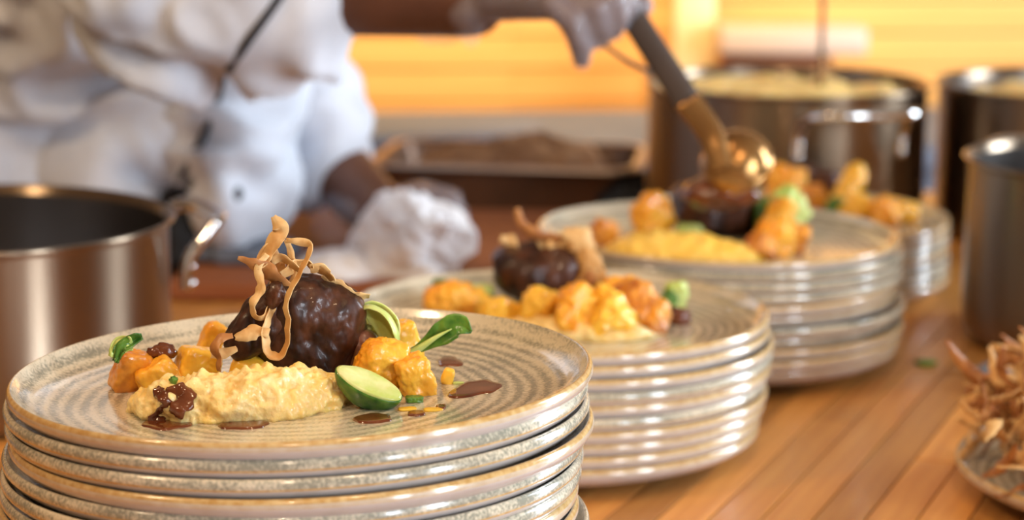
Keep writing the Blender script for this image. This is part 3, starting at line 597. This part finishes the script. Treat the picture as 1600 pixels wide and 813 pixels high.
p4 = pot(.585, 2.36, .150, .155, 'steel pot at the right edge behind the nearer right-hand pot', handles=(-80, 100), hz=.80)
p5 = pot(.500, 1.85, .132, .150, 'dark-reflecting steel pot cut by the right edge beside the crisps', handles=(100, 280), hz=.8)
def fill(p, X, Y, r, z, m, name, label, cat, seed, amp=.012):
    bm = bmesh.new(); rings = []
    for k in range(15):
        q = r*(k/14); rings.append([bm.verts.new((q*math.cos(2*PI*i/48), q*math.sin(2*PI*i/48), amp*fbm(Vector((q*math.cos(2*PI*i/48), q*math.sin(2*PI*i/48), seed)), 26, 3)+.010*(1-(k/14)**2)-(0 if k < 14 else .01))) for i in range(48)] if k else [bm.verts.new((0, 0, .010))])
    for k in range(14):
        for i in range(48):
            j = (i+1) % 48
            bm.faces.new((rings[0][0], rings[1][i], rings[1][j]) if k == 0 else (rings[k][i], rings[k+1][i], rings[k+1][j], rings[k][j]))
    bmesh.ops.recalc_face_normals(bm, faces=bm.faces)
    o = ob(name, bm, m, loc=(X, Y, z)); s = o.modifiers.new('body', 'SOLIDIFY'); s.thickness = .03; s.offset = -1 if False else -1
    return tag(o, label, cat)
fill(p3, .280, 2.36, .136, 1.040, M['mash'], 'mash_filling', 'lumpy yellow mash filling the large pot behind the farthest plates', 'mash', 1)
fill(p4, .585, 2.36, .142, 1.038, M['mash'], 'mash_filling', 'pale food filling the pot at the right edge behind', 'mash', 2)
# serving spoon standing in the large pot
sx = at(1282, 140, Y=2.33); ss = empty('serving_spoon', sx+Vector((0, 0, -.01))); tag(ss, 'upright dark handled serving spoon standing in the large mash pot', 'spoon')
bm = bmesh.new(); tube(bm, [(0, 0, 0), (-.001, 0, .15), (-.003, -.002, .26)], [.0060, .0065, .0085], 12, 20, flat=.45); ob('handle', bm, M['ladledark'], ss)
bm = bmesh.new(); tube(bm, [(0, 0, -.02), (0, 0, .045)], [.007, .0055], 12, 10, flat=.6); ob('neck', bm, M['ladlegold'], ss)
# ---------------------------------------------------------------- ladle and spoon in the hand
Yl = P3.y-.012
lb = at(1150, 258, Y=Yl); la = empty('ladle', lb); tag(la, 'steel ladle with flat handle pouring gravy over beef', 'ladle')
bm = bmesh.new(); prof = []
for i in range(13): t = PI/2*i/12; prof.append((.0285*math.sin(t), -.0255*math.cos(t)))
prof += [(.0300, .001), (.0292, .0015)]
for i in range(13): t = PI/2*(12-i)/12; prof.append((.0275*math.sin(t), -.0240*math.cos(t)))
lathe(bm, prof, 48); Mx = Euler((R(-35), R(150), 0)).to_matrix()
for v in bm.verts: v.co = Mx @ v.co
ob('bowl', bm, M['ladlegold'], la)
h0 = at(1128, 262, Y=Yl-.024)-lb; h1 = at(1108, 205, Y=Yl-.016)-lb; h2 = at(1068, 150, Y=Yl-.010)-lb; h3 = at(985, 20, Y=Yl-.003)-lb; h4 = at(935, -70, Y=Yl+.004)-lb
bm = bmesh.new(); tube(bm, [h0, (h0+h1)/2, h1, h1.lerp(h2, .9)], [.0085, .0095, .0100, .0108], 16, 24, flat=.22, up=(0, -1, 0)); s = ob('lower_handle', bm, M['ladlegold'], la); s['label'] = 'gravy coated lower end of the handle, golden reflection in its colour'
bm = bmesh.new(); tube(bm, [h1.lerp(h2, .85), h3, h4], [.0108, .0100, .0100], 16, 24, flat=.22, up=(0, -1, 0)); ob('handle', bm, M['ladledark'], la)
food('gravy_dollop', at(1120, 303, Y=Yl+.002), (.030, .022, .012), M['sauce'], 'gravy pouring off the ladle onto the beef', 'sauce', seed=5, amp=.3, scale=60)
# steel spoon held in the same hand
sb = at(1012, 112, Y=Yl+.05); sn = empty('steel_spoon', sb); tag(sn, 'small steel spoon held in the same hand behind the ladle', 'spoon')
bm = bmesh.new(); tube(bm, [Vector((0, 0, 0)), at(975, 92, Y=Yl+.045)-sb, at(940, 66, Y=Yl+.04)-sb, at(905, 30, Y=Yl+.03)-sb], [.0022, .0018, .0018, .002], 10, 20); ob('handle', bm, M['ladledark'], sn)
bm = blob_bm((.016, .004, .009), amp=0, sub=3, rot=(0, .6, .2))
for v in bm.verts: v.co += Vector((.012, 0, -.006))
ob('bowl', bm, M['steel_shiny'], sn)
# ---------------------------------------------------------------- things at the back
bd = bmesh.new(); A0 = at(236, 478, Z=.915); box(bd, (0, 0, 0), (.37, .42, .016), bev=.003)
o = ob('chopping_board', bd, M['board'], loc=(-.105, 2.178, .9085)); o.rotation_euler.z = R(-3); tag(o, 'reddish brown wooden board lying under the towel and the tray', 'board')
BZ = .9165
def tray(c, L_, W_, h, rz, label):
    e = empty('roasting_tray', c, rz); tag(e, label, 'tray'); bm = bmesh.new()
    prof = []
    def loop(l, w_, z, r=.03):
        out = []
        for cx, cy, a0 in ((l/2-r, w_/2-r, 0), (-l/2+r, w_/2-r, 90), (-l/2+r, -w_/2+r, 180), (l/2-r, -w_/2+r, 270)):
            for k in range(7): a = R(a0+15*k); out.append(bm.verts.new((cx+r*math.cos(a), cy+r*math.sin(a), z)))
        return out
    Ls = [loop(L_-.03, W_-.03, 0), loop(L_-.004, W_-.004, h), ]
    inn = [loop(L_-.006, W_-.006, h-.0005), loop(L_-.034, W_-.034, .003)]
    for a, b in ((Ls[0], Ls[1]), (Ls[1], inn[0]), (inn[0], inn[1])):
        for i in range(28): bm.faces.new((a[i], a[(i+1) % 28], b[(i+1) % 28], b[i]))
    bm.faces.new(Ls[0]); bm.faces.new(inn[1]); bmesh.ops.recalc_face_normals(bm, faces=bm.faces); ob('pan_body', bm, M['pan'], e, smooth=False)
    bm = bmesh.new(); a = loop(L_+.016, W_+.016, h+.0005, .036); b = loop(L_-.006, W_-.006, h+.0015, .03)
    c_ = loop(L_+.016, W_+.016, h-.003, .036)
    for i in range(28): bm.faces.new((a[i], a[(i+1) % 28], b[(i+1) % 28], b[i])); bm.faces.new((c_[i], c_[(i+1) % 28], a[(i+1) % 28], a[i]))
    r = ob('rim', bm, M['pan_rim'], e); return e
tc_ = Vector((.055, 2.50, .9)); tray((.0, 2.54, .9), .28, .20, .052, R(-7), 'dark brown roasting tray with worn pale rim behind the towel')
food('roast_joint', Vector((.0, 2.54, .935)), (.10, .065, .028), mat('roast_crust', (.16, .07, .03), (.30, .16, .08), rough=.5, scale=30, bump=.5), 'brown roast food lying inside the roasting tray', 'food', (0, 0, .1), seed=14, amp=.5, scale=18, sub=5, expo=2.6)
o = food('oven_glove', at(985, 315, Z=.912), (.052, .05, .030), M['black'], 'black oven glove lying left of the large pot', 'glove', seed=4, amp=.4, scale=20, zmin=-.011)
food('dark_gap_lump', at(292, 430, Z=.905)+Vector((-.02, .03, .02)), (.052, .035, .038), M['black'], 'added black lump filling the dark gap behind the handle of the left pot', 'cloth', seed=6, amp=.4, scale=22, zmin=-.024)  # added lump standing in for the dark apron and shadow behind the handle
food('blue_grey_cloth', at(378, 392, Z=.922), (.055, .045, .012), mat('blue_grey_cotton', (.16, .18, .23), (.11, .125, .16), rough=.9), 'blue-grey folded cloth under the sleeve, right of the black lump', 'cloth', (0, 0, .5), seed=9, amp=.5, scale=25, sub=5)
# towel
def cloth_lump(name, c, rad, seed, label, amp=.015, freq=17):
    bm = bmesh.new(); bmesh.ops.create_icosphere(bm, subdivisions=6, radius=1)
    for v in bm.verts:
        n = v.co.normalized(); p = Vector((n.x*rad[0], n.y*rad[1], n.z*rad[2])); s = p+Vector((seed, seed, 0))
        w_ = Vector((fbm(s, 12), fbm(s+Vector((5, 5, 5)), 12), fbm(s-Vector((5, 5, 5)), 12)))*.03
        d = (1-2*abs(noise.noise((s+w_)*freq)))*amp+(1-2*abs(noise.noise((s-w_)*freq*2.1)))*amp*.4
        v.co = p+n*d
        if v.co.z < -rad[2]*.75: v.co.z = -rad[2]*.75
    return tag(ob(name, bm, M['towel'], loc=c), label, 'towel')
q = at(655, 430, Z=BZ)
tw = cloth_lump('kitchen_towel', Vector((q.x-.008, q.y+.034, BZ+.024)), (.040, .034, .030), 4, 'white crumpled kitchen towel gripped by the chef at the board')
bm = bmesh.new(); n = 46
for i in range(n+1):
    for j in range(n+1):
        u, v = i/n-.5, j/n-.5; p = Vector((u*.135, v*.085+.012*math.sin(u*9), 0)); f_ = (1-2*abs(noise.noise(Vector((p.x*26+p.y*14, p.y*34, 3)))))*.011+fbm(p, 30)*.004
        e = max(0, 1-(abs(u)*2)**4)*max(0, 1-(abs(v)*2)**4); p.z = max(.0012, (f_+.010)*e+.001); bm.verts.new(p)
bm.verts.ensure_lookup_table()
for i in range(n):
    for j in range(n): a = i*(n+1)+j; bm.faces.new((bm.verts[a], bm.verts[a+n+1], bm.verts[a+n+2], bm.verts[a+1]))
q2 = at(575, 425, Z=BZ); o = ob('loose_end', bm, M['towel']); o.location = Vector((q2.x, q2.y, BZ))-tw.location; o.parent = tw; o.modifiers.new('t', 'SOLIDIFY').thickness = .0015
# steel back counter and what stands on it
bc = empty('back_counter', (0, 3.42, 0), R(8)); tag(bc, 'grey steel counter running along the golden back wall', 'counter')
bm = bmesh.new(); box(bm, (0, -.27, .885), (4.4, .42, .03), bev=.004); ob('counter_top', bm, M['steel_dull'], bc, smooth=False)
for i in range(5):
    bm = bmesh.new(); box(bm, (-1.8+.9*i, -.26, .435), (.89, .38, .87), bev=.004); cb = ob('cabinet', bm, M['steel_dull'], bc, smooth=False)
    bm = bmesh.new(); tube(bm, [(-1.8+.9*i-.2, -.46, .80), (-1.8+.9*i+.2, -.46, .80)], [.008, .008], 10, 6); ob('handle', bm, M['steel_shiny'], cb)
bm = bmesh.new(); box(bm, (0, 0, 0), (.26, .16, .02), bev=.006); o = ob('serving_sheet', bm, M['steel_dull'], loc=(at(690, 228, Z=.91).x, 3.0, .911)); o.rotation_euler.z = .2; tag(o, 'flat grey steel sheet on the back counter beyond the towel', 'sheet')
# cream wall unit, right of the brightest board
bm = bmesh.new(); q = at(1235, 60, Y=3.32); box(bm, (0, 0, 0), (.21, .09, .040), bev=.006); tag(ob('cream_shelf_box', bm, M['cream_tray'], loc=q), 'cream horizontal box on the wall behind the large pot', 'box')
bm = bmesh.new(); q = at(1210, 98, Y=3.34); box(bm, (0, 0, 0), (.16, .06, .055), bev=.006); tag(ob('brown_crate', bm, M['board'], loc=(q.x, q.y, q.z)), 'brown crate under the cream box behind the large pot', 'crate')
bm = bmesh.new(); q = at(1085, 30, Y=3.38); box(bm, (0, 0, 0), (.058, .03, .9), bev=.003); tag(ob('trim_1', bm, M['pale'], loc=(q.x, q.y, 1.30)), kind='structure')
# ---------------------------------------------------------------- small things at the right
cp = bpy.data.objects.new('dinner_plate', PM[False]); C.objects.link(cp); CP = Vector((.421, 1.400)); cp.location = (CP.x, CP.y, .9)
tag(cp, 'speckled plate with tan rim holding the heap of fried root shavings', 'plate')
protos = []
rn = random.Random(11)
for i in range(8):
    pts = [Vector((0, 0, 0))]; d = Vector((rn.uniform(-1, 1), rn.uniform(-1, 1), rn.uniform(-.2, .6))).normalized()
    for k in range(5):
        d = (d+Vector((rn.uniform(-1, 1), rn.uniform(-1, 1), rn.uniform(-1, 1)))*.9).normalized(); pts.append(pts[-1]+d*rn.uniform(.009, .016))
    b, _ = ribbon_bm(pts, [.003, rn.uniform(.005, .010), rn.uniform(.005, .009), .003], tw=(0, rn.uniform(.5, 3)), seed=i, res=26)
    for v in b.verts: v.co -= pts[2]
    me = bpy.data.meshes.new('fried_shaving'); 
    for f in b.faces: f.smooth = True
    b.to_mesh(me); b.free(); me.materials.append(M['crisp'] if i % 2 else M['crispdark']); protos.append(me)
for i in range(300):
    a = R(rn.uniform(105, 255)) if i < 230 else rn.uniform(0, 2*PI); r = rn.uniform(.045, .134) if i < 230 else .12*math.sqrt(rn.random()); hz = (.060+.012*math.cos(a-3.6))*(1-(r/.146)**5)+.006
    o = bpy.data.objects.new('fried_shaving', protos[i % 8]); C.objects.link(o)
    o.location = (CP.x+r*math.cos(a), CP.y+r*math.sin(a), .9+.016+r*.05+rn.random()*hz); o.rotation_euler = (rn.uniform(-.5, .5), rn.uniform(-.5, .5), rn.uniform(0, 6.3)); s = rn.uniform(.7, 1.05); o.scale = (s, s, s)
    tag(o, 'thin curly fried root shaving in the heap on the plate at the bottom right', 'crisp', 'fried shavings heaped on the right-hand plate')
o = food('green_herb_bit', at(1446, 567, Z=.902), (.009, .006, .0025), M['leaf'], 'small green leaf scrap dropped on the bare wood', 'herb', seed=8, amp=.4, scale=90)
bm = bmesh.new(); q = at(1592, 606, Z=.91)
for i in range(40):
    pass
rg = []
for i in range(40):
    a = 2*PI*i/40; rg.append([bm.verts.new(((.0078+.0035*math.cos(2*PI*k/12))*math.cos(a), .004*math.sin(2*PI*k/12)*1.3, (.0078+.0035*math.cos(2*PI*k/12))*math.sin(a))) for k in range(12)])
for i in range(40):
    for k in range(12): bm.faces.new((rg[i][k], rg[i][(k+1) % 12], rg[(i+1) % 40][(k+1) % 12], rg[(i+1) % 40][k]))
bmesh.ops.recalc_face_normals(bm, faces=bm.faces); tag(ob('tan_ring', bm, M['tan'], loc=(q.x, q.y, .9114)), 'tan ring standing on edge between the pot and the crisps', 'ring')
food('steel_cup', at(1553, 582, Z=.908), (.014, .010, .008), M['steel_dull'], 'small blue-grey steel cup at the foot of the right-hand pot', 'cup', seed=2, amp=.05, scale=40)
# ---------------------------------------------------------------- the chef
ch = empty('person', (-.62, 2.34, 0)); tag(ch, 'person in white jacket with black piping, ladling gravy with a gloved hand', 'person'); CO = ch.location.copy()
sh_n = Vector((-.33, 2.00, 1.42)); el_n = Vector((-.27, 1.93, 1.185)); wr_n = at(735, 2, Y=1.82)
sh_f = Vector((-.30, 2.36, 1.42)); el_f = Vector((-.315, 2.37, 1.10)); wr_f = at(590, 332, Y=2.155)
hip = Vector((-.62, 2.34, .95)); bel = Vector((-.50, 2.27, 1.05)); chs = Vector((-.38, 2.17, 1.30)); nek = Vector((-.30, 2.15, 1.47)); hed = Vector((-.22, 2.12, 1.60))
body = bmesh.new()
capsule(body, hip, bel, .115, .115, 20, (1, 1, 1)); capsule(body, bel, chs, .115, .125, 20); capsule(body, sh_n, sh_f, .06, .06); capsule(body, chs, nek, .08, .055)
capsule(body, nek, hed, .052, .058); capsule(body, hed+Vector((-.01, 0, .0)), hed+Vector((.005, 0, .055)), .078, .085, 18); capsule(body, hed+Vector((.06, -.005, -.035)), hed+Vector((.03, 0, 0)), .035, .06)
capsule(body, hed+Vector((.082, -.003, .025)), hed+Vector((.098, -.003, .0)), .009, .014)
for s in (-1, 1): capsule(body, hed+Vector((0, s*.083, .0)), hed+Vector((-.006, s*.086, .035)), .010, .014)
for s in (-1, 1):
    hj = hip+Vector((0, s*.09, -.03)); capsule(body, hj, hj+Vector((-.02, 0, -.42)), .085, .055); capsule(body, hj+Vector((-.02, 0, -.42)), Vector((hj.x-.04, hj.y, .08)), .055, .04); capsule(body, Vector((hj.x-.05, hj.y, .045)), Vector((hj.x+.12, hj.y, .035)), .04, .033)
def arm(a, b, c): capsule(body, a, b, .055, .043); capsule(body, b, b.lerp(c, .3), .043, .043); capsule(body, b.lerp(c, .3), c, .043, .029)
arm(sh_n, el_n, wr_n); arm(sh_f, el_f, wr_f)
def hand(bm, w_, kn, spread, curls, thumb, g=0.0):
    """w_ wrist, kn list of 4 knuckles, curls list of 4 point lists, thumb point list; g inflates for the glove"""
    for k in kn: capsule(bm, w_, k, .0165+g, .0115+g)
    for i in range(3): capsule(bm, kn[i], kn[i+1], .0115+g, .0110+g)
    for i, (k, c) in enumerate(zip(kn, curls)):
        pts = [k]+c; rr_ = [.0100, .0092, .0086, .0076]
        for j in range(len(pts)-1): capsule(bm, pts[j], pts[j+1], rr_[j]+g, rr_[j+1]+g)
    capsule(bm, w_.lerp(thumb[0], .5), thumb[0], .015+g, .0125+g)
    for j in range(len(thumb)-1): capsule(bm, thumb[j], thumb[j+1], .0120-.001*j+g, .0112-.001*j+g)
Yh = Yl-.006
hn = dict(w_=wr_n, kn=[at(862, 8, Y=Yh-.022), at(890, -14, Y=Yh-.012), at(912, -28, Y=Yh+.004), at(925, -36, Y=Yh+.02)], spread=0,
  curls=[[at(890, 30, Y=Yh-.030), at(905, 68, Y=Yh-.028), at(909, 92, Y=Yh-.020)], [at(930, 14, Y=Yh-.028), at(940, 44, Y=Yh-.024), at(934, 62, Y=Yh-.008)],
         [at(956, -2, Y=Yh-.024), at(965, 28, Y=Yh-.020), at(957, 50, Y=Yh-.004)], [at(968, -22, Y=Yh-.012), at(980, 2, Y=Yh-.014), at(972, 26, Y=Yh+.0)]],
  thumb=[at(905, -50, Y=Yh+.02), at(960, -40, Y=Yh+.026), at(1000, 10, Y=Yh+.012)])
Yt = wr_f.y
hf = dict(w_=wr_f, kn=[at(640, 322, Y=Yt-.030), at(652, 308, Y=Yt-.012), at(660, 302, Y=Yt+.008), at(664, 304, Y=Yt+.026)], spread=0,
  curls=[[at(682, 330, Y=Yt-.042), at(690, 366, Y=Yt-.044), at(672, 380, Y=Yt-.030)], [at(700, 318, Y=Yt-.020), at(712, 352, Y=Yt-.022), at(696, 372, Y=Yt-.012)],
         [at(706, 312, Y=Yt+.004), at(718, 344, Y=Yt+.002), at(702, 364, Y=Yt+.004)], [at(704, 312, Y=Yt+.024), at(714, 340, Y=Yt+.024), at(700, 358, Y=Yt+.022)]],
  thumb=[at(612, 352, Y=Yt-.034), at(642, 372, Y=Yt-.046), at(668, 386, Y=Yt-.046)])
hand(body, **hn); hand(body, **hf)
bb = remeshed(body, .0042, 3)
for v in bb.verts: v.co -= CO
bo = ob('body', bb, M['skin'], ch)
for hh, lab in ((hn, 'thin clear glove on the ladling hand'), (hf, 'thin clear glove on the resting hand')):
    g = bmesh.new(); hand(g, g=.0016, **hh); d = (hh['w_']-hh['kn'][1]).normalized(); capsule(g, hh['w_'], hh['w_']+d*.035, .027, .034)
    if hh is hn: capsule(g, wr_n+Vector((0, -.02, -.01)), at(735, 70, Y=1.80), .016, .005); 
    g = remeshed(g, .0035, 3)
    for v in g.verts: v.co += v.normal*(noise.noise(v.co*90)*.0016+noise.noise(v.co*240)*.0008); v.co -= CO
    o = ob('glove', g, M['glove'], ch); o['label'] = lab
# hair, eyes, mouth (above the frame)
hm = bmesh.new(); bmesh.ops.create_icosphere(hm, subdivisions=4, radius=1)
for v in list(hm.verts):
    v.co = Vector((v.co.x*.096-.012, v.co.y*.093, v.co.z*.088+.055))+hed-CO
bmesh.ops.delete(hm, geom=[v for v in hm.verts if v.co.x > (hed-CO).x+.055 and v.co.z < (hed-CO).z+.09 or v.co.z < (hed-CO).z-.01], context='VERTS')
ob('hair', hm, M['hair'], ch)
for s in (-1, 1):
    e = bmesh.new(); bmesh.ops.create_uvsphere(e, u_segments=12, v_segments=8, radius=.011)
    for v in e.verts: v.co += hed-CO+Vector((.074, s*.03, .035))
    ob('eye', e, mat('eye_white', (.8, .78, .75), rough=.2) if s < 0 else bpy.data.materials['eye_white'], ch)
# jacket: torso and sleeves in one cloth, with folds pushed into it
jk = bmesh.new()
capsule(jk, hip+Vector((0, 0, -.03)), bel, .150, .158, 24); capsule(jk, bel, Vector((-.41, 2.20, 1.22)), .158, .152, 24); capsule(jk, Vector((-.41, 2.20, 1.22)), chs+Vector((0, 0, .06)), .152, .13, 24)
capsule(jk, sh_n, sh_f, .075, .075, 18); capsule(jk, chs, nek+Vector((0, 0, -.02)), .10, .066, 18)
se_n = el_n.lerp(wr_n, .34); se_f = el_f.lerp(wr_f, .62)
capsule(jk, sh_n, el_n, .080, .078, 18); capsule(jk, el_n, se_n, .078, .060, 18)
capsule(jk, sh_f, el_f, .078, .066, 18); capsule(jk, el_f, se_f, .066, .044, 18)
capsule(jk, bel+Vector((.10, -.06, .02)), Vector((-.36, 2.17, .985)), .09, .075, 18)
capsule(jk, at(376, 150, Y=2.15), at(352, 286, Y=2.11), .043, .038, 18)
jk = remeshed(jk, .0065, 6)
def fold(p):
    q = Vector(p); wv = Vector((fbm(q, 3.0, 3), fbm(q+Vector((7, 3, 1)), 3.0, 3), fbm(q-Vector((4, 9, 2)), 3.0, 3)))*.22
    a = q+wv; r1 = 1-2*abs(noise.noise(Vector((a.x*5+a.z*4, a.y*4, a.z*7-a.x*6))))
    r2 = 1-2*abs(noise.noise(Vector((a.x*12+a.z*9, a.y*9+3, a.z*14-a.x*10))))
    return (abs(r1)**.8*(1 if r1 > 0 else -1))*.030+r2*.008
for v in jk.verts: v.co += v.normal*fold(v.co)
jk.normal_update(); tree = BVHTree.FromBMesh(jk)
def onj(px, py):
    o_ = Vector((0, 0, H)); d = (at(px, py, Y=2.0)-o_).normalized(); h_ = tree.ray_cast(o_, d); return (h_[0], h_[1]) if h_[0] else (at(px, py, Y=2.1), Vector((0, -1, 0)))
pl = [onj(x, y)[0]-CO for x, y in ((452, -30), (430, 5), (405, 40), (380, 75), (357, 110))]
pl2 = [onj(x, y)[0]-CO for x, y in ((346, 125), (340, 155), (326, 195), (308, 232), (288, 268), (268, 300), (250, 330))]
bt = [onj(x, y) for x, y in ((297, 285), (372, 303))]
for v in jk.verts: v.co -= CO
jo = ob('jacket', jk, M['jacket'], ch); jo['label'] = 'white cotton jacket with deep folds'
for k, P_ in enumerate((pl, pl2)):
    bm = bmesh.new(); tube(bm, P_, [.0035, .0035], 8, 40); o = ob('piping', bm, M['piping'], jo)
for p_, n_ in bt:
    bm = bmesh.new(); bmesh.ops.create_uvsphere(bm, u_segments=16, v_segments=8, radius=.0065)
    q_ = n_.to_track_quat('Z', 'Y')
    for v in bm.verts: v.co = q_ @ Vector((v.co.x, v.co.y, v.co.z*.4))+p_-CO
    ob('button', bm, M['piping'], jo)
# apron
ap = bmesh.new(); capsule(ap, Vector((-.62, 2.34, .86)), Vector((-.63, 2.34, .60)), .160, .150, 24); capsule(ap, Vector((-.63, 2.34, .60)), Vector((-.63, 2.34, .50)), .150, .150, 24); ap = remeshed(ap, .012, 3)
for v in ap.verts: v.co += v.normal*math.sin(math.atan2(v.co.y-2.34, v.co.x+.62)*9)*.006; v.co -= CO
ob('apron', ap, M['apron'], ch)
